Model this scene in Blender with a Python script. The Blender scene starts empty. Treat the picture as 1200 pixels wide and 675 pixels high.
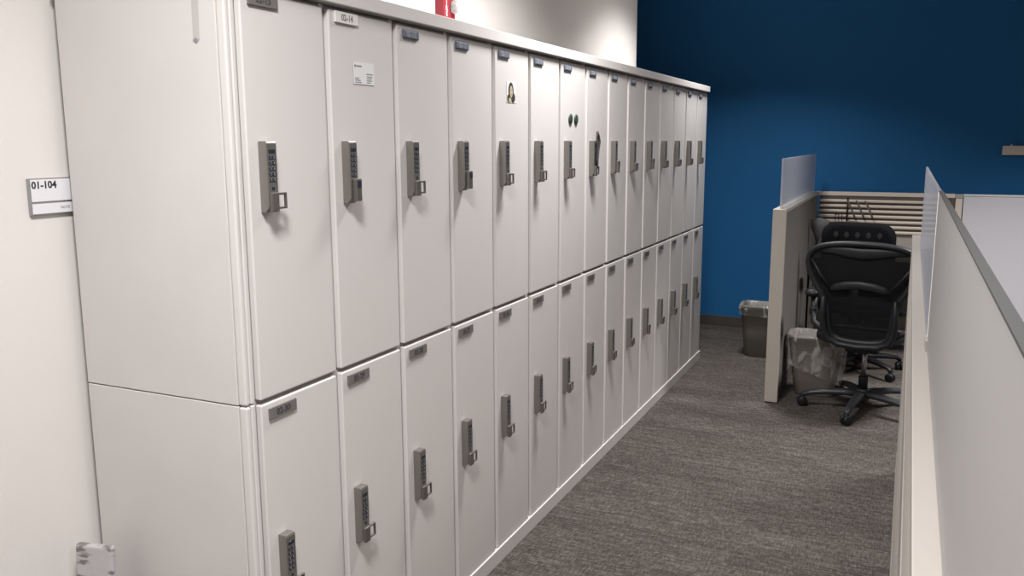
import bpy, bmesh, math, random
from mathutils import Vector, Matrix
random.seed(7)
S = bpy.context.scene
COL = S.collection
PI = math.pi

# ------------------------------------------------------------------ camera
CAM = Vector((1.2909, -1.4440, 1.5370))
FPX, YAW, PITCH, ROLL = 1007.73, -0.4310, -0.1684, -0.0037
fw = Vector((math.sin(YAW) * math.cos(PITCH), math.cos(YAW) * math.cos(PITCH), math.sin(PITCH)))
r0 = fw.cross(Vector((0, 0, 1))).normalized(); u0 = r0.cross(fw)
rt = math.cos(ROLL) * r0 + math.sin(ROLL) * u0
up = -math.sin(ROLL) * r0 + math.cos(ROLL) * u0
cd = bpy.data.cameras.new('camera'); cam = bpy.data.objects.new('camera', cd); COL.objects.link(cam)
cd.sensor_fit = 'HORIZONTAL'; cd.sensor_width = 36; cd.lens = FPX / 1200 * 36
cd.clip_start = 0.02; cd.clip_end = 60
M = Matrix((rt, up, -fw)).transposed().to_4x4(); M.translation = CAM
cam.matrix_world = M
S.camera = cam

# ------------------------------------------------------------------ world, lamps, exposure
S.view_settings.view_transform = 'Standard'; S.view_settings.look = 'None'
S.view_settings.exposure = 0.0; S.view_settings.gamma = 1.0
S.view_settings.use_curve_mapping = False
w = bpy.data.worlds.new('world'); S.world = w; w.use_nodes = True
w.node_tree.nodes['Background'].inputs[0].default_value = (0.9, 0.92, 1, 1)
w.node_tree.nodes['Background'].inputs[1].default_value = 0.12
WARM = (1.0, 0.97, 0.95)


def area(name, loc, sx, sy, power, spread=180, rx=0, ry=0, color=WARM):
    l = bpy.data.lights.new(name, 'AREA'); l.shape = 'RECTANGLE'; l.size = sx; l.size_y = sy
    l.energy = power; l.spread = math.radians(spread); l.color = color
    o = bpy.data.objects.new(name, l); COL.objects.link(o); o.location = loc
    o.rotation_euler = (math.radians(rx), math.radians(ry), 0); return o


CEIL = 2.85
LZ = CEIL - 0.045
area('ceiling_lamp_entry', (0.80, -0.88, LZ), 0.35, 0.5, 61, 150)
area('ceiling_lamp_aisle', (0.42, 1.75, LZ), 0.30, 0.4, 40, 138)
area('ceiling_lamp_row_end', (0.25, 4.20, LZ), 0.30, 0.3, 25, 121)
area('ceiling_lamp_office', (3.0, -1.2, LZ), 0.6, 0.6, 38, 150)
area('fill_lamp_pale_board', (2.4, 3.9, LZ), 0.5, 0.5, 50, 104)  # unseen fill lamp, placed and narrowed to brighten the pale board


# ------------------------------------------------------------------ materials
def mat(name, col, rough=0.5, metal=0.0, bump=0.0, bscale=200.0, var=0.0, vscale=8.0, trans=0.0, emit=0.0, coat=0.0, spec=None):
    m = bpy.data.materials.new(name); m.use_nodes = True
    nt = m.node_tree; b = nt.nodes['Principled BSDF']
    b.inputs['Base Color'].default_value = (*col, 1); b.inputs['Roughness'].default_value = rough
    b.inputs['Metallic'].default_value = metal
    if trans: b.inputs['Transmission Weight'].default_value = trans
    if coat: b.inputs['Coat Weight'].default_value = coat
    if spec is not None: b.inputs['Specular IOR Level'].default_value = spec
    tc = nt.nodes.new('ShaderNodeTexCoord')
    if var:
        n = nt.nodes.new('ShaderNodeTexNoise'); n.inputs['Scale'].default_value = vscale; n.inputs['Detail'].default_value = 4
        nt.links.new(tc.outputs['Object'], n.inputs['Vector'])
        r = nt.nodes.new('ShaderNodeMapRange'); r.inputs[1].default_value = 0.3; r.inputs[2].default_value = 0.7
        r.inputs[3].default_value = 1 - var; r.inputs[4].default_value = 1 + var
        nt.links.new(n.outputs[0], r.inputs[0])
        mx = nt.nodes.new('ShaderNodeVectorMath'); mx.operation = 'SCALE'; mx.inputs[0].default_value = col
        nt.links.new(r.outputs[0], mx.inputs['Scale']); nt.links.new(mx.outputs[0], b.inputs['Base Color'])
    if bump:
        n = nt.nodes.new('ShaderNodeTexNoise'); n.inputs['Scale'].default_value = bscale; n.inputs['Detail'].default_value = 3
        nt.links.new(tc.outputs['Object'], n.inputs['Vector'])
        bp = nt.nodes.new('ShaderNodeBump'); bp.inputs['Strength'].default_value = bump; bp.inputs['Distance'].default_value = 0.002
        nt.links.new(n.outputs[0], bp.inputs['Height']); nt.links.new(bp.outputs[0], b.inputs['Normal'])
    return m


M_ = {
    'paint': mat('white_powder_coat', (0.71, 0.685, 0.67), 0.42, bump=0.08, bscale=500, var=0.012, vscale=3),
    'panel': mat('white_end_panel', (0.68, 0.655, 0.64), 0.5, bump=0.08, bscale=400, var=0.03, vscale=4),
    'inner': mat('locker_carcass', (0.50, 0.475, 0.455), 0.55),
    'wall': mat('white_wall_paint', (0.78, 0.75, 0.725), 0.75, bump=0.25, bscale=350, var=0.01, vscale=5),
    'blue': mat('blue_wall_paint', (0.014, 0.142, 0.365), 0.7, spec=0.35, bump=0.2, bscale=300, var=0.03, vscale=2),
    'ceil': mat('ceiling_tile', (0.55, 0.54, 0.52), 0.9, bump=0.5, bscale=120),
    'base': mat('rubber_baseboard', (0.075, 0.068, 0.064), 0.6),
    'nickel': mat('satin_nickel', (0.30, 0.285, 0.265), 0.38, 0.75, bump=0.05, bscale=600),
    'nickel_dark': mat('dark_nickel', (0.22, 0.205, 0.19), 0.4, 0.7),
    'key': mat('black_key', (0.022, 0.026, 0.042), 0.4),
    'glyph': mat('grey_print', (0.27, 0.27, 0.30), 0.6),
    'plate_dark': mat('dark_grey_plate', (0.185, 0.172, 0.172), 0.45, 0.1, var=0.1, vscale=200),
    'plate_blue': mat('blue_grey_plate', (0.15, 0.165, 0.205), 0.45, 0.1),
    'plate_white': mat('white_plate', (0.80, 0.77, 0.75), 0.35),
    'ink': mat('dark_ink', (0.03, 0.03, 0.04), 0.6),
    'ink_grey': mat('grey_ink', (0.22, 0.22, 0.23), 0.6),
    'engrave': mat('engraved_number', (0.055, 0.052, 0.055), 0.5),
    'engrave_light': mat('pale_number', (0.30, 0.31, 0.36), 0.5),
    'paper': mat('paper', (0.78, 0.78, 0.79), 0.7),
    'hair': mat('dark_hair_print', (0.045, 0.035, 0.025), 0.6),
    'skin': mat('pale_face_print', (0.50, 0.44, 0.30), 0.6),
    'desk': mat('taupe_laminate', (0.20, 0.185, 0.165), 0.5, bump=0.05),
    'tape': mat('dull_tape', (0.52, 0.50, 0.49), 0.35),
    'green': mat('dark_green_magnet', (0.035, 0.06, 0.045), 0.4),
    'strap': mat('dark_strap', (0.04, 0.038, 0.038), 0.6),
    'red': mat('red_alarm_plastic', (0.38, 0.035, 0.055), 0.5),
    'clear': mat('clear_lens', (0.95, 0.95, 0.95), 0.12, trans=0.7),
    'white': mat('white_print', (0.85, 0.83, 0.8), 0.5),
    'sign': mat('white_sign', (0.80, 0.80, 0.84), 0.4),
    'alu': mat('sign_aluminium', (0.38, 0.38, 0.39), 0.35, 0.6),
    'trim': mat('cream_partition_trim', (0.285, 0.262, 0.242), 0.5, bump=0.05),
    'endcap': mat('partition_end_cap', (0.46, 0.42, 0.375), 0.5, bump=0.05),
    'fabric': mat('grey_partition_fabric', (0.20, 0.185, 0.175), 0.95, bump=0.6, bscale=700, var=0.12, vscale=300),
    'fabric_light': mat('beige_partition_fabric', (0.40, 0.37, 0.335), 0.95, bump=0.5, bscale=700, var=0.08, vscale=300),
    'lavender': mat('pale_marker_surface', (0.74, 0.73, 0.79), 0.4, bump=0.03),
    'slat': mat('champagne_slat', (0.78, 0.69, 0.61), 0.4, 0.0),
    'slat_back': mat('slat_groove', (0.12, 0.10, 0.09), 0.6),
    'black': mat('black_plastic', (0.010, 0.0105, 0.013), 0.45, spec=0.35, bump=0.08, bscale=500),
    'graphite': mat('graphite_plastic', (0.014, 0.0145, 0.018), 0.45, spec=0.35),
    'base_grey': mat('base_grey_plastic', (0.035, 0.036, 0.041), 0.42),
    'seat': mat('black_seat_fabric', (0.009, 0.009, 0.011), 0.95, spec=0.1, bump=0.5, bscale=600),
    'rib': mat('dark_rib', (0.019, 0.019, 0.022), 0.7),
    'chrome': mat('steel_column', (0.42, 0.42, 0.43), 0.25, 0.9),
    'bin': mat('taupe_bin_plastic', (0.20, 0.175, 0.155), 0.5, bump=0.05),
    'bin_dark': mat('olive_grey_bin_plastic', (0.115, 0.105, 0.088), 0.5, bump=0.05),
    'cloth': mat('grey_cloth', (0.12, 0.115, 0.12), 0.9, bump=0.5),
}


def mk_carpet():
    m = bpy.data.materials.new('woven_carpet_tile'); m.use_nodes = True; nt = m.node_tree; N = nt.nodes; L = nt.links
    b = N['Principled BSDF']; b.inputs['Roughness'].default_value = 0.95; b.inputs['Specular IOR Level'].default_value = 0.15
    geo = N.new('ShaderNodeNewGeometry')
    sep = N.new('ShaderNodeSeparateXYZ'); L.new(geo.outputs['Position'], sep.inputs[0])

    def math_(op, a, bb=None, cc=None):
        n = N.new('ShaderNodeMath'); n.operation = op
        for i, v in enumerate((a, bb, cc)):
            if v is None: continue
            if isinstance(v, (int, float)): n.inputs[i].default_value = v
            else: L.new(v, n.inputs[i])
        return n.outputs[0]

    def streak(sx, sy, det=3, seed=0):
        c = N.new('ShaderNodeCombineXYZ')
        L.new(math_('MULTIPLY', sep.outputs[0], sx), c.inputs[0]); L.new(math_('MULTIPLY', sep.outputs[1], sy), c.inputs[1])
        c.inputs[2].default_value = seed
        n = N.new('ShaderNodeTexNoise'); n.inputs['Scale'].default_value = 1; n.inputs['Detail'].default_value = det
        n.inputs['Roughness'].default_value = 0.65
        L.new(c.outputs[0], n.inputs['Vector']); return n.outputs[0]
    s1 = streak(22, 130, 3, 0); s2 = streak(130, 26, 3, 5); s3 = streak(4, 45, 2, 9); s4 = streak(210, 210, 1, 3)
    blotch = streak(1.6, 4.5, 3, 20)
    a = math_('MULTIPLY', s1, 0.42); a = math_('MULTIPLY_ADD', s2, 0.40, a)
    a = math_('MULTIPLY_ADD', s3, 0.22, a); a = math_('MULTIPLY_ADD', s4, 0.20, a)
    a = math_('MULTIPLY_ADD', blotch, 0.16, a)
    cr = N.new('ShaderNodeValToRGB'); e = cr.color_ramp.elements
    e[0].position = 0.54; e[0].color = (0.030, 0.026, 0.023, 1)
    e[1].position = 0.86; e[1].color = (0.18, 0.162, 0.148, 1)
    x = cr.color_ramp.elements.new(0.68); x.color = (0.068, 0.060, 0.054, 1)
    L.new(a, cr.inputs[0]); L.new(cr.outputs[0], b.inputs['Base Color'])
    bp = N.new('ShaderNodeBump'); bp.inputs['Strength'].default_value = 0.6; bp.inputs['Distance'].default_value = 0.004
    L.new(a, bp.inputs['Height']); L.new(bp.outputs[0], b.inputs['Normal'])
    return m


def mk_frost(name, col, clear, rough=0.35):
    """frosted glass sheet: part scatters light, part lets it straight through"""
    m = bpy.data.materials.new(name); m.use_nodes = True; nt = m.node_tree; N = nt.nodes; L = nt.links
    b = N['Principled BSDF']; b.inputs['Base Color'].default_value = (*col, 1); b.inputs['Roughness'].default_value = rough
    tl = N.new('ShaderNodeBsdfTranslucent'); tl.inputs[0].default_value = (*col, 1)
    tr = N.new('ShaderNodeBsdfTransparent'); tr.inputs[0].default_value = (0.96, 0.98, 1, 1)
    m1 = N.new('ShaderNodeMixShader'); m1.inputs[0].default_value = 0.45
    m2 = N.new('ShaderNodeMixShader'); m2.inputs[0].default_value = clear
    L.new(b.outputs[0], m1.inputs[1]); L.new(tl.outputs[0], m1.inputs[2])
    L.new(m1.outputs[0], m2.inputs[1]); L.new(tr.outputs[0], m2.inputs[2])
    L.new(m2.outputs[0], N['Material Output'].inputs[0]); return m


def mk_mesh_fabric():
    m = bpy.data.materials.new('open_weave_mesh'); m.use_nodes = True; nt = m.node_tree; N = nt.nodes; L = nt.links
    b = N['Principled BSDF']; b.inputs['Base Color'].default_value = (0.006, 0.006, 0.008, 1); b.inputs['Roughness'].default_value = 0.7; b.inputs['Specular IOR Level'].default_value = 0.2
    tc = N.new('ShaderNodeTexCoord'); wv = N.new('ShaderNodeTexWave'); wv.inputs['Scale'].default_value = 55
    wv.bands_direction = 'Z'; L.new(tc.outputs['Object'], wv.inputs['Vector'])
    mr = N.new('ShaderNodeMapRange'); mr.inputs[3].default_value = 0.0; mr.inputs[4].default_value = 0.16; L.new(wv.outputs[0], mr.inputs[0])
    tr = N.new('ShaderNodeBsdfTransparent'); mx = N.new('ShaderNodeMixShader')
    L.new(mr.outputs[0], mx.inputs[0]); L.new(b.outputs[0], mx.inputs[1]); L.new(tr.outputs[0], mx.inputs[2])
    L.new(mx.outputs[0], N['Material Output'].inputs[0]); return m


def mk_bag():
    m = bpy.data.materials.new('thin_plastic_film'); m.use_nodes = True; nt = m.node_tree; N = nt.nodes; L = nt.links
    b = N['Principled BSDF']; b.inputs['Base Color'].default_value = (0.55, 0.54, 0.53, 1); b.inputs['Roughness'].default_value = 0.18
    tc = N.new('ShaderNodeTexCoord'); n = N.new('ShaderNodeTexNoise'); n.inputs['Scale'].default_value = 14; n.inputs['Detail'].default_value = 2
    n.inputs['Distortion'].default_value = 1.5
    mp = N.new('ShaderNodeMapping'); mp.inputs['Scale'].default_value = (1, 1, 0.45); mp.inputs['Rotation'].default_value = (0.3, 0.4, 0)
    L.new(tc.outputs['Object'], mp.inputs[0]); L.new(mp.outputs[0], n.inputs['Vector'])
    bp = N.new('ShaderNodeBump'); bp.inputs['Strength'].default_value = 0.7; bp.inputs['Distance'].default_value = 0.012
    L.new(n.outputs[0], bp.inputs['Height']); L.new(bp.outputs[0], b.inputs['Normal'])
    rp = N.new('ShaderNodeMapRange'); rp.inputs[1].default_value = 0.45; rp.inputs[2].default_value = 0.62
    rp.inputs[3].default_value = 0.90; rp.inputs[4].default_value = 0.42; L.new(n.outputs[0], rp.inputs[0])
    tr = N.new('ShaderNodeBsdfTransparent'); mx = N.new('ShaderNodeMixShader')
    L.new(rp.outputs[0], mx.inputs[0]); L.new(b.outputs[0], mx.inputs[1]); L.new(tr.outputs[0], mx.inputs[2])
    L.new(mx.outputs[0], N['Material Output'].inputs[0]); return m


def mk_scuffed():
    m = mat('scuffed_white_wrap', (0.66, 0.64, 0.65), 0.4, bump=0.8, bscale=45)
    nt = m.node_tree; N = nt.nodes; L = nt.links; b = N['Principled BSDF']
    tc = N.new('ShaderNodeTexCoord'); mp = N.new('ShaderNodeMapping'); mp.inputs['Rotation'].default_value = (0, -0.6, 0); mp.inputs['Scale'].default_value = (9, 20, 34)
    n = N.new('ShaderNodeTexNoise'); n.inputs['Scale'].default_value = 1.6; n.inputs['Detail'].default_value = 5
    L.new(tc.outputs['Object'], mp.inputs[0]); L.new(mp.outputs[0], n.inputs['Vector'])
    cr = N.new('ShaderNodeValToRGB'); e = cr.color_ramp.elements
    e[0].position = 0.36; e[0].color = (0.20, 0.17, 0.17, 1); e[1].position = 0.43; e[1].color = (0.50, 0.48, 0.495, 1)
    L.new(n.outputs[0], cr.inputs[0]); L.new(cr.outputs[0], b.inputs['Base Color']); return m


M_['carpet'] = mk_carpet()
M_['frost'] = mk_frost('frosted_glass', (0.56, 0.545, 0.54), 0.08)
M_['frost_thin'] = mk_frost('lightly_frosted_glass', (0.58, 0.59, 0.64), 0.42)
M_['glass_edge'] = mat('glass_edge', (0.055, 0.055, 0.055), 0.6, spec=0.2)
M_['mesh'] = mk_mesh_fabric(); M_['bag'] = mk_bag(); M_['scuff'] = mk_scuffed()


# ------------------------------------------------------------------ helpers
def tag(o, label=None, cat=None, group=None, kind=None):
    if label: o['label'] = label
    if cat: o['category'] = cat
    if group: o['group'] = group
    if kind: o['kind'] = kind
    return o


def thing(name, loc, label, cat, group=None, rz=0):
    o = bpy.data.objects.new(name, None); COL.objects.link(o); o.location = loc; o.rotation_euler = (0, 0, rz)
    o.empty_display_size = 0.05
    return tag(o, label, cat, group)


class MB:
    """collects shapes in one bmesh; each shape can carry its own material slot"""
    def __init__(s): s.bm = bmesh.new(); s.mats = []

    def _m(s, m):
        if m not in s.mats: s.mats.append(m)
        return s.mats.index(m)

    def merge(s, b2, m, smooth=False, mx=None):
        if mx is not None: bmesh.ops.transform(b2, matrix=mx, verts=b2.verts)
        i = s._m(m)
        for f in b2.faces: f.material_index = i; f.smooth = smooth
        me = bpy.data.meshes.new('tmp'); b2.to_mesh(me); b2.free(); s.bm.from_mesh(me); bpy.data.meshes.remove(me); return s

    def box(s, x0, x1, y0, y1, z0, z1, m, bev=0.0, seg=2, mx=None):
        b = bmesh.new(); bmesh.ops.create_cube(b, size=1)
        bmesh.ops.scale(b, vec=(x1 - x0, y1 - y0, z1 - z0), verts=b.verts)
        bmesh.ops.translate(b, vec=((x0 + x1) / 2, (y0 + y1) / 2, (z0 + z1) / 2), verts=b.verts)
        if bev: bmesh.ops.bevel(b, geom=b.edges[:] + b.verts[:], offset=bev, segments=seg, profile=0.5, affect='EDGES')
        return s.merge(b, m, False, mx)

    def tube(s, pts, rad, m, n=12, closed=False, squash=None):
        """sweep of a circle along points; rad is a number or a list; squash=(a,b) flattens the section"""
        b = bmesh.new(); pts = [Vector(p) for p in pts]; k = len(pts)
        rads = rad if isinstance(rad, (list, tuple)) else [rad] * k
        sa, sb = squash or (1, 1); rings = []; ref = None
        for i, p in enumerate(pts):
            if closed: t = (pts[(i + 1) % k] - pts[i - 1]).normalized()
            else: t = (pts[min(i + 1, k - 1)] - pts[max(i - 1, 0)]).normalized()
            if ref is None:
                ref = Vector((0, 0, 1)) if abs(t.z) < 0.9 else Vector((0, 1, 0))
            a = (ref - t * ref.dot(t)).normalized(); c = t.cross(a); ref = a
            rings.append([b.verts.new(p + (a * math.cos(q) * sa + c * math.sin(q) * sb) * rads[i]) for q in [2 * PI * j / n for j in range(n)]])
        for i in range(k if closed else k - 1):
            A, B = rings[i], rings[(i + 1) % k]
            for j in range(n): b.faces.new((A[j], A[(j + 1) % n], B[(j + 1) % n], B[j]))
        if not closed: b.faces.new(rings[0][::-1]); b.faces.new(rings[-1])
        return s.merge(b, m, True)

    def lathe(s, prof, m, n=24, loc=(0, 0, 0), axis='Z', mx=None):
        b = bmesh.new(); rings = []
        for r, z in prof:
            rings.append([b.verts.new((r * math.cos(2 * PI * j / n), r * math.sin(2 * PI * j / n), z)) for j in range(n)])
        for A, B in zip(rings, rings[1:]):
            for j in range(n): b.faces.new((A[j], A[(j + 1) % n], B[(j + 1) % n], B[j]))
        b.faces.new(rings[0][::-1]); b.faces.new(rings[-1])
        R = {'Z': Matrix.Identity(4), 'X': Matrix.Rotation(PI / 2, 4, 'Y'), 'Y': Matrix.Rotation(-PI / 2, 4, 'X')}[axis]
        T = Matrix.Translation(loc) @ R
        if mx is not None: T = mx @ T
        bmesh.ops.remove_doubles(b, verts=b.verts, dist=1e-6)
        return s.merge(b, m, True, T)

    def poly(s, pts, d, m, bev=0.0):
        """flat outline given extrusion vector d"""
        b = bmesh.new(); vs = [b.verts.new(p) for p in pts]; f = b.faces.new(vs)
        r = bmesh.ops.extrude_face_region(b, geom=[f]); ev = [g for g in r['geom'] if isinstance(g, bmesh.types.BMVert)]
        bmesh.ops.translate(b, vec=d, verts=ev); bmesh.ops.recalc_face_normals(b, faces=b.faces)
        if bev: bmesh.ops.bevel(b, geom=b.edges[:], offset=bev, segments=2, profile=0.5, affect='EDGES')
        return s.merge(b, m)

    def loft(s, rings, m, cap0=True, cap1=True, smooth=True):
        b = bmesh.new(); R = [[b.verts.new(p) for p in r] for r in rings]; n = len(R[0])
        for A, B in zip(R, R[1:]):
            for j in range(n): b.faces.new((A[j], A[(j + 1) % n], B[(j + 1) % n], B[j]))
        if cap0: b.faces.new(R[0][::-1])
        if cap1: b.faces.new(R[-1])
        return s.merge(b, m, smooth)

    def build(s, name, parent=None, loc=None):
        me = bpy.data.meshes.new(name); bmesh.ops.recalc_face_normals(s.bm, faces=s.bm.faces) if not getattr(s, 'keep', False) else None
        s.bm.to_mesh(me); s.bm.free()
        for m in s.mats: me.materials.append(M_[m])
        o = bpy.data.objects.new(name, me); COL.objects.link(o)
        if parent is not None: o.parent = parent
        if loc: o.location = loc
        return o


def text_bm(body, size, mx, ext=0.0004, bold=0.0):
    cu = bpy.data.curves.new('t', 'FONT'); cu.body = body; cu.size = size; cu.extrude = ext; cu.offset = bold
    cu.align_x = 'CENTER'; cu.align_y = 'CENTER'; cu.resolution_u = 3
    o = bpy.data.objects.new('t', cu); COL.objects.link(o)
    dg = bpy.context.evaluated_depsgraph_get(); dg.update()
    me = bpy.data.meshes.new_from_object(o.evaluated_get(dg))
    b = bmesh.new(); b.from_mesh(me); bmesh.ops.transform(b, matrix=mx, verts=b.verts)
    bpy.data.objects.remove(o); bpy.data.curves.remove(cu); bpy.data.meshes.remove(me)
    return b


# text that faces +X and reads along +Y
FACE_X = Matrix(((0, 0, 1, 0), (1, 0, 0, 0), (0, 1, 0, 0), (0, 0, 0, 1)))


def struct(mb, name): return tag(mb.build(name), kind='structure')


def link_copy(src, parent, loc=None):
    c = src.copy(); COL.objects.link(c); c.parent = parent
    if loc is not None: c.location = loc
    return c


# ------------------------------------------------------------------ the room
WX = -0.52           # face of the white wall behind the lockers
BY = 5.76            # face of the blue wall
WEND = 4.61          # the white wall stops here and opens into a recess
struct(MB().box(-2.6, 5.0, -4.2, 6.1, -0.1, 0, 'carpet'), 'floor')
struct(MB().box(-2.6, 5.0, -4.2, 6.1, CEIL, CEIL + 0.1, 'ceil'), 'ceiling')
struct(MB().box(WX - 0.14, WX, -4.2, WEND, 0, CEIL, 'wall', 0.002), 'wall_left')
struct(MB().box(-2.6, 5.0, BY, BY + 0.15, 0, CEIL, 'blue'), 'wall_back')
struct(MB().box(-2.7, -2.6, -4.2, BY, 0, CEIL, 'wall'), 'wall_recess')
struct(MB().box(-2.6, 5.0, -4.3, -4.2, 0, CEIL, 'wall'), 'wall_front')
struct(MB().box(5.0, 5.1, -4.2, BY, 0, CEIL, 'wall'), 'wall_right')
struct(MB().box(-2.6, 5.0, BY - 0.008, BY, 0, 0.085, 'base', 0.003), 'baseboard_back')

# ------------------------------------------------------------------ the lockers
PW = 0.305; NCOL = 15; ZK = 0.058; ZM = 0.9595; ZT = 1.864; BACK = -0.496
DT = 0.018           # door thickness
GAP = 0.0115


def door_bm(h):
    """one door leaf, local origin at its lower near corner on the front plane"""
    b = MB(); b.box(-DT, 0, GAP, PW - GAP, 0, h, 'paint', 0.004, 3); return b


def body_bm(h):
    b = MB(); b.box(BACK, -DT - 0.002, 0.0004, PW - 0.0004, 0, h, 'inner', 0.0015, 1)
    # front frame stiles, slightly proud of the carcass
    b.box(-DT - 0.004, -0.013, 0.0004, GAP - 0.0035, 0, h, 'paint', 0.0015)
    b.box(-DT - 0.004, -0.013, PW - GAP + 0.0035, PW - 0.0004, 0, h, 'paint', 0.0015)
    return b


def lock_body():
    b = MB()
    b.poly([(0, 0, 0.155), (0.021, 0, 0.155), (0.024, 0, 0.150), (0.024, 0, 0.012), (0.014, 0, 0.0), (0, 0, 0)], (0, 0.032, 0), 'nickel', 0.0012)
    return b.build('keypad_lock')


KEYS = [(0.0055 + c * 0.0112, 0.1195 - r * 0.0122) for r in range(5) for c in range(2)]


def lock_keys():
    b = MB()
    for y, z in KEYS: b.box(0.0240, 0.0251, y, y + 0.0094, z - 0.0040, z + 0.0040, 'key', 0.0005)
    b.box(0.0240, 0.0250, 0.0055, 0.0261, 0.1290, 0.1375, 'key', 0.0005)
    b.box(0.0240, 0.0250, 0.0115, 0.0200, 0.0490, 0.0560, 'key', 0.0005)
    return b.build('keypad_keys')


def lock_digits():
    b = MB()
    for n, (y, z) in enumerate(KEYS):
        b.merge(text_bm(str((n + 1) % 10), 0.008, Matrix.Translation((0.0252, y + 0.0047, z)) @ FACE_X, 0.0002, 0.0001), 'glyph')
    return b.build('keypad_digits')


def lock_lever():
    b = MB()
    b.box(0.024, 0.033, 0.001, 0.024, 0.002, 0.044, 'nickel_dark', 0.002)
    b.box(0.026, 0.032, 0.023, 0.051, 0.038, 0.043, 'nickel_dark', 0.0012)
    b.box(0.026, 0.032, 0.023, 0.051, 0.007, 0.012, 'nickel_dark', 0.0012)
    b.box(0.026, 0.032, 0.046, 0.051, 0.010, 0.040, 'nickel_dark', 0.0012)
    return b.build('lock_lever')


def lock_knob():
    b = MB()
    b.box(0.024, 0.037, 0.008, 0.031, 0.006, 0.062, 'nickel_dark', 0.0025)
    b.box(0.0365, 0.0385, 0.011, 0.028, 0.040, 0.058, 'key', 0.001)
    return b.build('lock_knob')


def plate_bm(kind, num):
    b = MB()
    yw, m, t = {'dark': (0.095, 'plate_dark', 'engrave'), 'white': (0.095, 'plate_white', 'ink_grey'), 'blue': (0.084, 'plate_blue', 'engrave_light')}[kind]
    b.box(0, 0.005, 0, yw, 0.0015 if kind == 'blue' else 0, 0.0255 if kind == 'blue' else 0.027, m, 0.004 if kind == 'blue' else 0.001, 3)
    o = b.build('number_plate')
    c = MB(); c.merge(text_bm(num, 0.021, Matrix.Translation((0.0053, yw / 2, 0.0132)) @ FACE_X, 0.0003, 0.0004), t)
    p = c.build('plate_number'); p.parent = o
    return o


proto = None
KNOB_UP = {2, 4, 9, 11}; KNOB_LO = {11}
meshes = {}
ORD = ['', 'first', 'second', 'third', 'fourth', 'fifth', 'sixth', 'seventh', 'eighth', 'ninth', 'tenth', 'eleventh', 'twelfth', 'thirteenth', 'fourteenth', 'fifteenth']
EXTRA = {('u', 1): ', beside the side panel', ('u', 2): ', white plate, business card on door',
         ('u', 5): ', small portrait on its door', ('u', 7): ', two green magnets on its door',
         ('u', 8): ', dark strap on its lock', ('u', 15): ', last before blue wall',
         ('l', 1): ', beside the side panel', ('l', 15): ', last before blue wall',
         ('u', 4): ', block knob on its lock', ('u', 9): ', block knob on its lock'}
base_lock = None
for row in ('u', 'l'):
    for c in range(1, NCOL + 1):
        y0 = (c - 1) * PW
        z0 = ZM + 0.004 if row == 'u' else ZK + 0.0005
        hb = (ZT - 0.001 - z0) if row == 'u' else (ZM + 0.002 - z0)
        num = '02-%02d' % ((16 - c) if row == 'u' else (31 - c))
        rown = 'upper' if row == 'u' else 'lower'
        lab = '%s row locker %s, %s from the near end%s' % (rown, num, ORD[c], EXTRA.get((row, c), ''))
        t = thing('locker', (0, y0, z0), lab, 'locker', 'white lockers of the %s row' % rown)
        key = row
        if key not in meshes:
            bo = body_bm(hb).build('locker_body'); d = door_bm(hb - 0.010 if row == 'u' else hb - 0.008).build('door')
            meshes[key] = (bo, d); bo.parent = t; d.parent = t
        else:
            bo0, d0 = meshes[key]; bo = link_copy(bo0, t); d = link_copy(d0, t)
        d.location = (0, 0, 0.001 if row == 'u' else 0.0)
        # lock: part of the locker, its keypad and lever are sub-parts
        lz = (1.3855 if row == 'u' else 0.476) - z0
        if base_lock is None:
            lk = lock_body(); ky = lock_keys(); dg = lock_digits(); lv = lock_lever(); kn = lock_knob()
            base_lock = (lk, ky, dg, lv, kn)
            lk.parent = t; ky.parent = lk; dg.parent = lk; lv.parent = lk; kn.parent = lk; first = lk
        else:
            lk = link_copy(base_lock[0], t)
            for q in (1, 2): link_copy(base_lock[q], lk)
            link_copy(base_lock[4 if c in (KNOB_UP if row == 'u' else KNOB_LO) else 3], lk)
        lk.location = (0.0004, 0.0445, lz)
        kind = 'dark' if row == 'l' or c == 1 else ('white' if c == 2 else 'blue')
        pl = plate_bm(kind, num); pl.parent = t
        pl.location = (0.0004, 0.033 if kind != 'blue' else 0.036, (1.8245 - (0.007 if kind == 'blue' else 0) if row == 'u' else 0.914) - z0)
        if row == 'u' and c == 2: pl['label'] = 'white number plate'
bpy.data.objects.remove(base_lock[4])     # the first lock has a looped lever, not the knob

# cap, plinths, end panels
b = MB(); b.box(BACK, 0.014, -0.040, NCOL * PW + 0.006, ZT + 0.0015, 1.902, 'paint', 0.002)
tag(b.build('long_top_board'), 'long off-white top cap running over the whole locker row', 'locker top')
for a0, a1, lb in ((-0.033, 6 * PW - 0.001, 'off-white base plinth under the nearer lockers, on the carpet'),
                   (6 * PW + 0.001, NCOL * PW, 'off-white base plinth under the farther lockers, running to the blue wall')):
    b = MB(); b.box(BACK, 0.006, a0, a1, 0, ZK - 0.0005, 'paint', 0.0015)
    tag(b.build('locker_plinth'), lb, 'locker base', 'locker base plinths')


def end_panel(z0, z1, label):
    t = thing('end_panel', (0, -0.033, z0), label, 'end panel', 'locker end panels'); h = z1 - z0
    b = MB(); b.box(BACK, -0.026, 0, 0.012, 0, h, 'panel', 0.0012); b.build('panel', t)
    # rounded corner post with a bead and a groove beside the first door
    b = MB(); b.box(-0.0245, -0.002, 0.0, 0.014, 0, h, 'paint', 0.005, 4)
    b.box(-0.030, -0.010, 0.012, 0.0325, 0, h, 'paint', 0.001)
    b.box(-0.012, -0.003, 0.0175, 0.029, 0, h, 'paint', 0.003, 3)
    b.build('corner_post', t)
    return t


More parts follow.
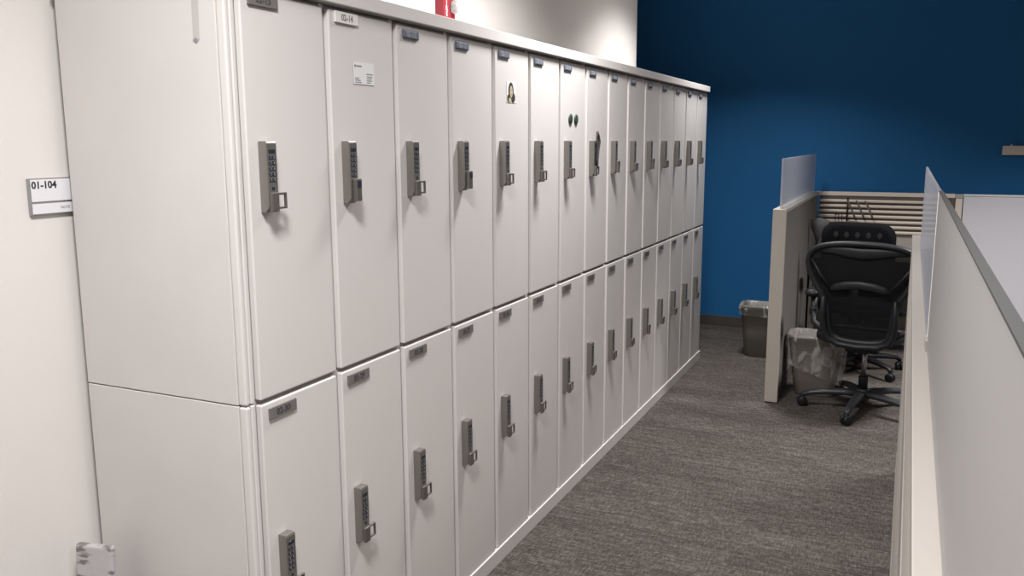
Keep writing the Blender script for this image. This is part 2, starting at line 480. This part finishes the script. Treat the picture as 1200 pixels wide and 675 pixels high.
end_panel(ZM + 0.004, ZT, 'upper half of the white side panel closing the near end of the lockers')
end_panel(ZK, ZM + 0.001, 'lower half of the white side panel closing the near end of the lockers')

# things on the lockers
t = thing('business_card', (0.0006, 2 * PW - 0.197, 1.683), 'small white business card stuck on the locker numbered 02-14', 'card')
b = MB(); b.box(0, 0.0008, 0, 0.090, 0, 0.054, 'paper'); b.build('card_sheet', t)
b = MB()
b.box(0.0008, 0.0012, 0.003, 0.0075, 0.0425, 0.0475, 'ink'); b.build('card_emblem', t)
b = MB(); b.box(0.0008, 0.0012, 0.010, 0.034, 0.0435, 0.0465, 'ink_grey')
b.build('card_heading', t)
for rows, nm in ((((0.004, 0.014, 0.018), (0.004, 0.009, 0.024), (0.004, 0.004, 0.028)), 'card_lines'),
                 (((0.054, 0.026, 0.030), (0.056, 0.020, 0.024), (0.056, 0.015, 0.022), (0.056, 0.010, 0.024), (0.056, 0.005, 0.018)), 'card_lines')):
    b = MB()
    for y, z, wd in rows: b.box(0.0008, 0.0012, y, y + wd, z, z + 0.0018, 'ink_grey')
    b.build(nm, t)

t = thing('portrait_picture', (0.0006, 1.322, 1.672), 'small cut picture of a long-haired person on the locker numbered 02-11', 'picture')


def disc(b, cy, cz, ry, rz, x0, x1, m, n=24, rot=0):
    pts = []
    for k in range(n):
        a = 2 * PI * k / n; yy = ry * math.cos(a); zz = rz * math.sin(a)
        pts.append((x0, cy + yy * math.cos(rot) - zz * math.sin(rot), cz + yy * math.sin(rot) + zz * math.cos(rot)))
    b.poly(pts, (x1 - x0, 0, 0), m)


b = MB(); b.box(0, 0.0006, 0, 0.076, 0, 0.072, 'paper'); b.build('picture_sheet', t)
b = MB(); disc(b, 0.036, 0.040, 0.022, 0.030, 0.0006, 0.0010, 'hair'); disc(b, 0.052, 0.018, 0.019, 0.017, 0.0006, 0.0011, 'hair')
disc(b, 0.012, 0.014, 0.008, 0.013, 0.0006, 0.0010, 'hair'); b.build('hair', t)
b = MB(); disc(b, 0.037, 0.038, 0.012, 0.020, 0.0011, 0.0014, 'skin'); disc(b, 0.027, 0.009, 0.011, 0.008, 0.0011, 0.0014, 'skin'); b.build('face', t)
b = MB(); disc(b, 0.032, 0.044, 0.003, 0.0014, 0.0014, 0.0016, 'hair', 10); disc(b, 0.043, 0.044, 0.003, 0.0014, 0.0014, 0.0016, 'hair', 10)
disc(b, 0.038, 0.028, 0.004, 0.0013, 0.0014, 0.0016, 'hair', 10); b.build('features', t)
for y, lb in ((1.943, 'left dark green oval magnet on the locker numbered 02-09'), (2.008, 'right dark green oval magnet on the locker numbered 02-09')):
    b = MB(); b.lathe([(0.0, 0), (0.019, 0), (0.0205, 0.002), (0.0195, 0.0045), (0.012, 0.006), (0.0, 0.0062)], 'green', 28, (0.0004, y, 1.629), 'X')
    tag(b.build('round_magnet'), lb, 'magnet', 'green magnets on a locker door')
# strap looped over the lock of the eighth upper locker
y8 = 7 * PW + 0.0445
b = MB()
b.tube([(0.030, y8 + 0.022, 1.42), (0.030, y8 + 0.026, 1.46), (0.031, y8 + 0.034, 1.50), (0.032, y8 + 0.045, 1.535), (0.031, y8 + 0.036, 1.56),
        (0.030, y8 + 0.022, 1.578), (0.030, y8 + 0.016, 1.552), (0.031, y8 + 0.020, 1.51), (0.030, y8 + 0.018, 1.46), (0.030, y8 + 0.020, 1.425)], 0.0036, 'strap', 8, True, (1, 1.8))
tag(b.build('key_strap'), 'dark looped strap hung on the lock of the locker numbered 02-08', 'strap')
# strip of tape on the end panel
b = MB(); b.poly([(-0.088, -0.0335, 1.747), (-0.079, -0.0335, 1.742), (-0.071, -0.0335, 1.750), (-0.068, -0.0335, 1.86), (-0.086, -0.0335, 1.86)], (0, -0.0007, 0), 'tape')
b.poly([(-0.088, -0.0343, 1.749), (-0.079, -0.0343, 1.743), (-0.074, -0.0343, 1.749), (-0.080, -0.0343, 1.754)], (0, -0.0005, 0), 'glyph')
tag(b.build('tape_strip'), 'short pale strip of tape high on the white locker side panel', 'tape')

# ------------------------------------------------------------------ on the white wall
t = thing('room_sign', (WX, -0.128, 1.375), 'white and grey room sign reading 01-104 on the wall left of the lockers', 'sign')
b = MB(); b.box(0.0003, 0.009, 0, 0.165, 0, 0.084, 'alu', 0.001); b.build('sign_holder', t)
b = MB(); b.box(0.009, 0.0115, 0.003, 0.162, 0.031, 0.081, 'sign', 0.0006); b.build('number_panel', t)
b = MB(); b.box(0.009, 0.0115, 0.003, 0.162, 0.003, 0.026, 'sign', 0.0006); b.build('name_panel', t)
b = MB(); b.merge(text_bm('01-104', 0.0225, Matrix.Translation((0.0118, 0.036, 0.068)) @ FACE_X, 0.0002, 0.0007), 'ink'); b.build('room_number', t)
b = MB(); b.merge(text_bm('NOTE', 0.009, Matrix.Translation((0.0118, 0.086, 0.015)) @ FACE_X, 0.0002), 'ink_grey'); b.build('small_lettering', t)

t = thing('fire_alarm_strobe', (WX, 1.752, 2.000), 'red wall fire alarm with clear strobe lens above the white lockers', 'fire alarm')
b = MB(); b.box(0.0003, 0.040, 0, 0.098, 0, 0.17, 'red', 0.003, 3); b.build('housing', t)
b = MB()
for k, ch in enumerate('FIRE'):
    b.merge(text_bm(ch, 0.026, Matrix.Translation((0.0405, 0.024, 0.120 - k * 0.0215)) @ FACE_X, 0.0003, 0.0010), 'white')
b.build('fire_lettering', t)
b = MB(); b.lathe([(0.0, 0), (0.026, 0), (0.027, 0.012), (0.022, 0.026), (0.012, 0.034), (0.0, 0.036)], 'clear', 24, (0.040, 0.074, 0.088), 'X')
b.box(0.041, 0.062, 0.069, 0.079, 0.071, 0.106, 'white', 0.002)
b.build('strobe_lens', t)

# the scuffed white wrapped box at the foot of the wall, lower left corner
t = thing('wrapped_board', (-0.418, -0.155, 0), 'scuffed white wrapped flat board leaning on the side panel at lower left', 'board', None, math.radians(13))
tilt = Matrix.Rotation(math.radians(-5.0), 4, 'X')
b = MB(); b.box(-0.050, 0.050, -0.010, 0.010, 0.003, 0.590, 'scuff', 0.0085, 4, tilt); b.build('board_body', t)

# ------------------------------------------------------------------ small plate on the blue wall
t = thing('wall_plate', (1.885, BY, 1.43), 'pale beige oblong plate mounted on the blue wall at right', 'plate')
b = MB(); b.box(0, 0.26, -0.022, -0.0004, 0, 0.066, 'slat', 0.003); b.build('plate_box', t)
b = MB(); b.lathe([(0, 0), (0.006, 0), (0.006, 0.008), (0.003, 0.012), (0, 0.012)], 'white', 12, (0.055, -0.012, 0.066)); b.build('screw', t)

# ------------------------------------------------------------------ near partition on the right
PX0, PX1 = 1.318, 1.396; PTOP = 1.12; PY0, PY1 = -2.4, 2.79
t = thing('cubicle_partition', (0, 0, 0), 'long cream-topped low partition with frosted glass along the right side of the aisle', 'partition')
b = MB(); b.box(PX0 + 0.008, PX1 - 0.008, PY0, PY1 - 0.002, 0.0, PTOP - 0.024, 'fabric_light', 0.002)
b.build('core_panel', t)
b = MB(); b.box(PX0, PX1, PY0, PY1, PTOP - 0.024, PTOP, 'trim', 0.002); b.build('top_cap', t)
b = MB()
b.box(PX0 + 0.003, PX0 + 0.008, PY0, PY1 - 0.03, 0.85, PTOP - 0.030, 'fabric_light', 0.0015)
b.box(PX0 + 0.001, PX0 + 0.008, PY0, PY1 - 0.03, 0.74, 0.842, 'trim', 0.0015)
b.box(PX0 + 0.003, PX0 + 0.008, PY0, PY1 - 0.03, 0.12, 0.732, 'fabric_light', 0.0015)
b.box(PX0 + 0.001, PX0 + 0.008, PY0, PY1 - 0.03, 0.0, 0.112, 'trim', 0.0015)
b.build('face_tiles', t)
b = MB(); b.box(PX0 + 0.001, PX1 - 0.001, PY1 - 0.03, PY1 + 0.004, 0, PTOP - 0.024, 'trim', 0.002); b.build('end_post', t)
GX = 1.345
b = MB(); b.box(GX, GX + 0.007, 0.462, 2.25, PTOP + 0.002, 1.437, 'frost_thin', 0.001, 1)
o = b.build('glass_screen', t); o['label'] = 'farther clearer pane of the frosted screen'
b = MB(); b.box(GX, GX + 0.007, PY0 + 0.02, 0.452, PTOP + 0.002, 1.437, 'frost', 0.001, 1)
o = b.build('glass_screen', t); o['label'] = 'nearer milky pane of the frosted screen'
b = MB(); b.box(GX - 0.0005, GX + 0.0075, PY0 + 0.02, 0.452, 1.4372, 1.4392, 'glass_edge'); b.build('glass_edge_strip', t)
b = MB(); b.box(GX - 0.0008, GX + 0.0078, 0.4525, 0.4615, PTOP + 0.023, 1.437, 'white'); b.build('glass_joint', t)
for y in (0.457,):
    b = MB(); b.box(GX - 0.004, GX + 0.014, y - 0.03, y + 0.03, PTOP - 0.001, PTOP + 0.022, 'trim', 0.002); b.build('glass_bracket', t)

# ------------------------------------------------------------------ far divider (end cap toward the camera)
DX0, DX1, DY0, DY1 = 0.589, 0.664, 3.672, 5.60
t = thing('cubicle_divider', (0, 0, 0), 'low grey fabric divider with beige end cap and glass top, beside the chairs', 'partition')
b = MB(); b.box(DX0 + 0.006, DX1 - 0.006, DY0 + 0.03, DY1, 0.09, 1.128, 'fabric', 0.002); b.build('fabric_panel', t)
b = MB(); b.box(DX0 + 0.004, DX1 - 0.004, DY0 + 0.03, DY1, 0.0, 0.088, 'slat_back', 0.002); b.build('base_rail', t)
b = MB(); b.box(DX0, DX1, DY0, DY0 + 0.03, 0.006, 1.15, 'endcap', 0.003); b.build('end_cap', t)
b = MB(); b.box(DX0, DX1, DY0 + 0.03, DY1 - 0.002, 1.130, 1.15, 'endcap', 0.002); b.build('top_cap', t)
b = MB(); b.box(0.622, 0.632, DY0 + 0.03, DY1 - 0.05, 1.152, 1.437, 'frost_thin', 0.001, 1); b.build('glass_screen', t)

# slat wall closing the cubicle
SY = 5.60
t = thing('slat_wall_panel', (0, 0, 0), 'beige low partition with horizontal metal slats below the blue wall', 'partition')
b = MB(); b.box(0.668, 1.60, SY + 0.006, SY + 0.07, 0.0, 1.12, 'fabric_light', 0.002); b.build('core_panel', t)
b = MB(); b.box(0.640, 1.60, SY - 0.004, SY + 0.075, 1.122, 1.15, 'slat', 0.002); b.build('top_cap', t)
b = MB(); b.box(0.672, 1.572, SY - 0.002, SY + 0.005, 0.838, 1.118, 'slat_back')
for k in range(7):
    z = 1.083 - k * 0.0385
    b.poly([(0.672, SY - 0.002, z - 0.010), (0.672, SY - 0.016, z - 0.006), (0.672, SY - 0.018, z + 0.005), (0.672, SY - 0.014, z + 0.010), (0.672, SY - 0.002, z + 0.012)], (0.900, 0, 0), 'slat', 0.0008)
b.build('slats', t)
b = MB(); b.box(1.574, 1.600, SY - 0.010, SY + 0.006, 0.0, 1.12, 'slat_back', 0.002); b.build('side_reveal', t)
# post and pale board to its right
t = thing('partition_post', (0, 0, 0), 'narrow beige upright between the slatted partition and the pale board', 'post')
b = MB(); b.box(1.604, 1.650, SY - 0.004, SY + 0.07, 0, 1.12, 'slat', 0.003); b.build('upright', t)
b = MB(); b.box(1.602, 1.652, SY - 0.006, SY + 0.075, 1.122, 1.148, 'endcap', 0.003); b.build('post_cap', t)
t = thing('marker_board_partition', (0, 0, 0), 'pale lavender-white partition panel standing behind the frosted glass at right', 'partition')
b = MB(); b.box(1.656, 3.2, SY - 0.012, SY + 0.05, 0.02, 1.135, 'lavender', 0.003); b.build('board', t)
b = MB(); b.box(1.654, 3.202, SY - 0.015, SY + 0.055, 1.137, 1.150, 'sign', 0.003); b.build('top_rail', t)

t = thing('added_shade_desk', (0, 0, 0), 'taupe desk added to shade the cubicle below the metal slats, mostly hidden behind the black chairs', 'desk')  # added desk: its shadow darkens the cubicle behind the chairs
b = MB(); b.box(0.668, 1.60, 5.02, SY - 0.022, 0.705, 0.735, 'desk', 0.004); b.build('worktop', t)
for x in (0.672, 1.566):
    b = MB(); b.box(x, x + 0.028, 5.10, SY - 0.03, 0, 0.705, 'desk', 0.003); b.build('leg', t)
b = MB(); b.box(0.702, 1.564, SY - 0.06, SY - 0.04, 0.25, 0.704, 'slat_back', 0.002); b.build('modesty_panel', t)

# wire sorter hooked on the slats
t = thing('wire_sorter', (0, SY - 0.02, 0), 'small black wire sorter hanging on the metal slats above the chairs', 'rack')
b = MB()
for x in (0.872, 0.8765): b.tube([(x, 0, 1.11), (x, -0.012, 1.00), (x, -0.012, 0.93)], 0.0035, 'black', 8)
for k in range(3):
    x = 0.885 + k * 0.062
    b.tube([(x - 0.012, 0.0, 1.085), (x, -0.018, 1.070), (x + 0.018, -0.030, 1.030), (x + 0.036, -0.034, 0.990), (x + 0.05, -0.034, 0.955)], 0.0065, 'slat_back', 8)
b.tube([(0.872, -0.012, 0.955), (1.07, -0.034, 0.955)], 0.003, 'black', 8)
b.tube([(0.79, -0.012, 0.98), (0.872, -0.012, 0.985)], 0.0025, 'black', 8)
for x in (0.79, 0.815, 0.84): b.tube([(x, -0.012, 1.0), (x, -0.014, 0.93)], 0.0025, 'black', 8)
b.build('wire_frame', t)


# ------------------------------------------------------------------ waste baskets
def rrect(cx, cy, hx, hy, r, z, n=7):
    P = []
    for sx, sy, a0 in ((1, 1, 0), (-1, 1, 90), (-1, -1, 180), (1, -1, 270)):
        for k in range(n):
            a = math.radians(a0 + 90 * k / (n - 1))
            P.append((cx + sx * (hx - r) + r * math.cos(a), cy + sy * (hy - r) + r * math.sin(a), z))
    return P


def wastebasket(loc, rz, hx, hy, H, m, label, taper=0.78):
    t = thing('wastebasket', loc, label, 'wastebasket', 'plastic wastebaskets', rz)
    b = MB(); f = lambda k: taper + (1 - taper) * k
    rings = [rrect(0, 0, hx * f(k) - e, hy * f(k) - e, 0.05, z) for k, z, e in ((0, 0.0, 0.004), (0.02, 0.006, 0), (0.5, H * 0.5, 0), (0.94, H - 0.022, 0))]
    rings += [rrect(0, 0, hx + 0.004, hy + 0.004, 0.055, H - 0.020), rrect(0, 0, hx + 0.006, hy + 0.006, 0.055, H - 0.004), rrect(0, 0, hx + 0.002, hy + 0.002, 0.055, H)]
    rings += [rrect(0, 0, hx - 0.004, hy - 0.004, 0.05, H - 0.002), rrect(0, 0, hx * f(.5) - 0.004, hy * f(.5) - 0.004, 0.05, H * 0.5), rrect(0, 0, hx * f(0.05) - 0.004, hy * f(0.05) - 0.004, 0.045, 0.010)]
    b.loft(rings, m); b.build('basket', t)
    return t


def bag(loc, rz, hx, hy, H, label, drop, amp, seed, taper=0.78):
    """thin liner: up from inside, over the rim and down the outside with an uneven hem"""
    rnd = random.Random(seed); b = MB(); n = len(rrect(0, 0, 1, 1, .1, 0)); f = lambda z: taper + (1 - taper) * z / H
    ph = [rnd.uniform(0, 6.28) for _ in range(6)]

    def wob(j, k): return sum(math.sin(ph[q] + (q + 2) * 2 * PI * j / n + k * (q + 1) * 0.7) for q in range(6)) / 6
    rings = []
    for k, z in enumerate((H * 0.35, H * 0.6, H * 0.85, H - 0.01)):
        R = rrect(0, 0, hx * f(z) - 0.010, hy * f(z) - 0.010, 0.045, z, 9); rings.append([(x * (1 - abs(wob(j, k)) * 0.08), y * (1 - abs(wob(j, k)) * 0.08), zz + wob(j, k) * 0.012) for j, (x, y, zz) in enumerate(R)])
    rings.append(rrect(0, 0, hx - 0.002, hy - 0.002, 0.055, H + 0.004, 9)); rings.append(rrect(0, 0, hx + 0.009, hy + 0.009, 0.055, H + 0.002, 9))
    K = 7
    for k in range(1, K + 1):
        R = rrect(0, 0, hx + 0.010, hy + 0.010, 0.055, H, 9); ring = []
        for j, (x, y, zz) in enumerate(R):
            d = drop(x, y) * k / K; s = 1 + wob(j, k) * amp * k / K * 0.5 + amp * 0.25 * k / K
            zf = H - d; g = max(f(zf), 0) * 1.0 + 0.04 if k > 1 else 1
            ring.append((x * g * s if k > 1 else x, y * g * s if k > 1 else y, zf))
        rings.append(ring)
    b.keep = True
    b.loft(rings, 'bag', False, False); o = b.build('bin_bag', None, loc); o.rotation_euler = (0, 0, rz)
    return tag(o, label, 'bin bag', 'clear bags in the wastebaskets')


wastebasket((0.842, 4.005, 0), 0.0, 0.165, 0.115, 0.375, 'bin', 'taupe wastebasket under a clear bag, beside the grey divider and chair', 0.70)
bag((0.842, 4.005, 0), 0.0, 0.165, 0.115, 0.375, 'crumpled clear plastic bag lining the wastebasket beside the chair',
    lambda x, y: 0.235 + 0.35 * (x) * (1 if y < 0 else 0.4), 0.07, 3, 0.80)
wastebasket((0.40, 4.86, 0), 0.04, 0.160, 0.112, 0.375, 'bin_dark', 'olive-grey wastebasket beyond the divider end, near the blue wall')
bag((0.40, 4.86, 0), 0.04, 0.160, 0.112, 0.375, 'thin clear bag folded over the rim of the farther wastebasket', lambda x, y: 0.075 + 0.05 * x, 0.02, 9)


# ------------------------------------------------------------------ office chairs
def star_base(t, ang0, R=0.34, m='base_grey'):
    b = MB(); b.lathe([(0.0, 0.065), (0.036, 0.065), (0.040, 0.075), (0.038, 0.125), (0.030, 0.135), (0, 0.135)], m, 20); hub = b.build('base_hub', t)
    for k in range(5):
        a = math.radians(ang0 + 72 * k); dx, dy = math.cos(a), math.sin(a)
        b = MB(); b.tube([(dx * r, dy * r, z) for r, z in ((0.02, 0.102), (0.10, 0.104), (0.20, 0.098), (0.28, 0.086), (R, 0.072), (R + 0.008, 0.066))],
                         [0.030, 0.028, 0.024, 0.020, 0.018, 0.012], m, 12, False, (0.75, 1.0)); b.build('base_arm', t)
        c = MB(); px, py = dx * R, dy * R; ca = a + 0.9 + k
        ax = Vector((math.cos(ca), math.sin(ca), 0))
        for s in (-1, 1):
            o = Vector((px, py, 0.029)) + ax * s * 0.014
            mxx = Matrix.Translation(o) @ Matrix.Rotation(ca, 4, 'Z')
            c.lathe([(0, -0.009), (0.022, -0.009), (0.028, -0.005), (0.028, 0.005), (0.022, 0.009), (0, 0.009)], 'black', 20, (0, 0, 0), 'X', mxx)
        c.lathe([(0, 0.030), (0.017, 0.030), (0.019, 0.045), (0.012, 0.062), (0.008, 0.07), (0, 0.07)], 'black', 14, (px, py, 0))
        c.build('caster', t)
    b = MB(); b.lathe([(0, 0.125), (0.026, 0.125), (0.026, 0.20), (0.0245, 0.205), (0, 0.205)], 'black', 18)
    b.lathe([(0, 0.2), (0.0135, 0.2), (0.0135, 0.385), (0, 0.385)], 'chrome', 18); b.build('gas_column', t)


def smooth_closed(P, it=2):
    for _ in range(it):
        Q = []
        for i in range(len(P)):
            a, c = Vector(P[i]), Vector(P[(i + 1) % len(P)]); Q += [a * .75 + c * .25, a * .25 + c * .75]
        P = Q
    return P


def mesh_chair():
    t = thing('mesh_office_chair', (1.125, 3.74, 0), 'black mesh office chair with wide curved back, nearest to the aisle', 'office chair', None, math.radians(-8))
    star_base(t, 259 + 8, 0.325)
    # seat frame and pad
    b = MB(); seat = smooth_closed([(-0.20, -0.20, .435), (0.20, -0.20, .435), (0.25, -0.05, .44), (0.255, 0.16, .445), (0.17, 0.25, .425), (-0.17, 0.25, .425), (-0.255, 0.16, .445), (-0.25, -0.05, .44)], 2)
    b.tube(seat, 0.018, 'black', 10, True); b.build('seat_frame', t)
    b = MB(); b.loft([[(p.x * s, p.y * s, p.z + z) for p in seat] for s, z in ((1.0, -0.008), (1.0, 0.004), (0.92, -0.006), (0.6, -0.018), (0.2, -0.022))], 'mesh'); b.build('seat', t)
    b = MB(); b.box(-0.09, 0.09, -0.13, 0.14, 0.365, 0.415, 'black', 0.012, 3); b.box(-0.05, 0.05, -0.18, -0.12, 0.375, 0.43, 'black', 0.01, 3)
    b.tube([(0.09, 0.03, 0.39), (0.24, 0.03, 0.385), (0.27, 0.04, 0.38)], [0.007, 0.007, 0.013], 'black', 8); b.build('tilt_mechanism', t)

    def back(x, z):  # the back leans away from the sitter and curls at its sides
        return (x, -0.215 - 0.10 * (z - 0.42) - 0.02 * math.sin((z - .42) * 5) + 0.32 * x * x, z)
    half = [(0.0, 0.992), (0.10, 0.990), (0.20, 0.975), (0.262, 0.945), (0.283, 0.895), (0.272, 0.83), (0.232, 0.755), (0.192, 0.69), (0.168, 0.62), (0.162, 0.54), (0.150, 0.482), (0.115, 0.456), (0.06, 0.447), (0.0, 0.445)]
    P = [back(x, z) for x, z in half] + [back(-x, z) for x, z in half[-2:0:-1]]
    out = smooth_closed(P, 2)
    b = MB(); b.tube(out, 0.0165, 'graphite', 12, True, (1.0, 1.25)); b.build('back_frame', t)
    # thick top lip
    b = MB()
    lip = [back(x, z) for x, z in ((-0.235, 0.945), (-0.15, 0.952), (-0.07, 0.945), (0, 0.940), (0.07, 0.945), (0.15, 0.952), (0.235, 0.945))]
    b.tube([(x, y - 0.004, z) for x, y, z in lip], [0.006, 0.014, 0.020, 0.022, 0.020, 0.014, 0.006], 'graphite', 10, False, (1.4, 0.4)); b.build('top_lip', t)
    b = MB(); rings = []
    c = Vector(back(0, 0.70)); outv = [Vector(p) for p in out]
    for s in (0.97, 0.7, 0.4, 0.12):
        r = []
        for p in outv:
            x = p.x * s; z = 0.70 + (p.z - 0.70) * s; r.append((x, back(x, z)[1] + 0.004, z))
        rings.append(r)
    b.loft(rings, 'mesh', False, True); b.build('back_mesh', t)
    # lumbar pad across the back, with its two upward struts
    b = MB(); L = [(x, back(x, 0.75 + 0.03 * (1 - (x / .15) ** 2))[1] - 0.020, 0.742 + 0.030 * (1 - (x / .15) ** 2)) for x in (-0.15, -0.12, -0.07, 0, 0.07, 0.12, 0.15)]
    b.tube(L, [0.012, 0.021, 0.024, 0.024, 0.024, 0.021, 0.012], 'graphite', 12, False, (1.0, 0.55)); b.build('lumbar_pad', t)
    for s in (-1, 1):
        b = MB(); b.tube([Vector(back(s * 0.262, 0.90)) + Vector((0, -0.012, 0)), Vector(back(s * 0.21, 0.82)) + Vector((0, -0.02, 0)), Vector(back(s * 0.155, 0.752)) + Vector((0, -0.02, 0))], 0.007, 'graphite', 8); b.build('back_strut', t)
    # U-shaped yoke carrying the back
    b = MB(); Y = []
    for x, z in ((-0.183, 0.70), (-0.186, 0.60), (-0.180, 0.51), (-0.158, 0.458), (-0.10, 0.432), (0, 0.425), (0.10, 0.432), (0.158, 0.458), (0.180, 0.51), (0.186, 0.60), (0.183, 0.70)):
        p = back(x, z); Y.append((p[0], p[1] - 0.030, p[2]))
    b.tube(Y, [0.014, 0.022, 0.024, 0.024, 0.022, 0.022, 0.022, 0.024, 0.024, 0.022, 0.014], 'graphite', 12, False, (1, 0.8)); b.build('back_yoke', t)
    for s in (-1, 1):
        b = MB(); b.tube([(s * 0.185, -0.24, 0.50), (s * 0.25, -0.19, 0.53), (s * 0.262, -0.155, 0.60), (s * 0.262, -0.14, 0.665)], [0.018, 0.017, 0.017, 0.02], 'graphite', 10)
        b.box(s * 0.262 - 0.020, s * 0.262 + 0.020, -0.178, -0.13, 0.565, 0.61, 'black', 0.008, 2); b.build('arm_post', t)
        b = MB(); b.tube([(s * 0.272, -0.19, 0.685), (s * 0.274, -0.15, 0.69), (s * 0.276, -0.05, 0.69), (s * 0.272, 0.05, 0.688), (s * 0.262, 0.085, 0.68)], [0.030, 0.042, 0.045, 0.042, 0.024], 'black', 14, False, (0.5, 1)); b.build('arm_pad', t)
    return t


mesh_chair()


def pad_chair():
    t = thing('task_chair', (1.045, 4.66, 0), 'black padded task chair with rounded back, behind the mesh chair', 'office chair', None, math.radians(-6))
    star_base(t, 250, 0.30, 'black')
    b = MB()

    def sl(z, sx, sy, cy): return [(x, y, z) for x, y, _ in rrect(0, cy, sx, sy, 0.09, 0)]
    b.loft([sl(0.415, 0.20, 0.20, 0.02), sl(0.425, 0.235, 0.235, 0.02), sl(0.465, 0.245, 0.245, 0.02), sl(0.487, 0.22, 0.22, 0.02)], 'seat'); b.build('seat', t)
    b = MB(); b.box(-0.10, 0.10, -0.10, 0.12, 0.372, 0.414, 'black', 0.01, 2); b.build('tilt_mechanism', t)
    # back cushion: rounded rectangle in X-Z, curved
    def bk(dy, sx, sz): return [(x, -0.225 - 0.09 * (z - 0.55) + dy + 0.25 * x * x, z) for x, z, _ in rrect(0, 0.790, sx, sz, 0.095, 0)]
    b = MB(); b.loft([bk(-0.022, 0.19, 0.205), bk(-0.014, 0.222, 0.237), bk(0.012, 0.222, 0.237), bk(0.03, 0.19, 0.205)], 'seat'); b.build('backrest', t)
    for k in range(5):
        b = MB(); x = -0.13 + k * 0.065; y = -0.225 - 0.09 * 0.395 - 0.024 + 0.25 * x * x
        b.poly([(x - 0.016, y, 0.945), (x, y, 0.925), (x + 0.016, y, 0.945), (x + 0.008, y, 0.965), (x - 0.008, y, 0.965)], (0, -0.004, 0), 'rib', 0.001); b.build('back_rib', t)
    b = MB(); b.tube([(0, -0.08, 0.39), (0, -0.22, 0.39), (0, -0.285, 0.44), (0, -0.285, 0.62)], [0.026, 0.026, 0.026, 0.022], 'black', 10, False, (1, 1.3)); b.build('back_bar', t)
    for s in (-1, 1):
        b = MB(); b.tube([(s * 0.20, 0.0, 0.405), (s * 0.285, 0.0, 0.42), (s * 0.30, 0.0, 0.50), (s * 0.30, 0.0, 0.655)], 0.014, 'black', 10); b.build('arm_post', t)
        b = MB(); b.tube([(s * 0.30, -0.13, 0.665), (s * 0.30, -0.10, 0.67), (s * 0.30, 0.08, 0.67), (s * 0.295, 0.12, 0.665)], [0.02, 0.036, 0.036, 0.02], 'black', 12, False, (0.5, 1)); b.build('arm_pad', t)
    return t


pad_chair()
# grey cloth tucked in the divider corner behind the chairs
b = MB()
b.loft([[(0.672, 5.0, 0.985), (0.735, 4.99, 1.0), (0.80, 5.0, 0.975), (0.80, 5.02, 0.975), (0.735, 5.02, 1.0), (0.672, 5.02, 0.985)],
        [(0.675, 4.985, 0.93), (0.73, 4.965, 0.93), (0.775, 4.985, 0.93), (0.775, 5.02, 0.93), (0.73, 5.03, 0.93), (0.675, 5.02, 0.93)],
        [(0.700, 4.99, 0.87), (0.728, 4.975, 0.865), (0.75, 4.99, 0.87), (0.75, 5.01, 0.87), (0.728, 5.015, 0.865), (0.70, 5.01, 0.87)],
        [(0.712, 4.99, 0.83), (0.722, 4.985, 0.825), (0.73, 4.99, 0.83), (0.73, 5.0, 0.83), (0.722, 5.0, 0.825), (0.712, 5.0, 0.83)]], 'cloth')
tag(b.build('grey_cloth'), 'small grey cloth hanging on the divider behind the black chairs', 'cloth')
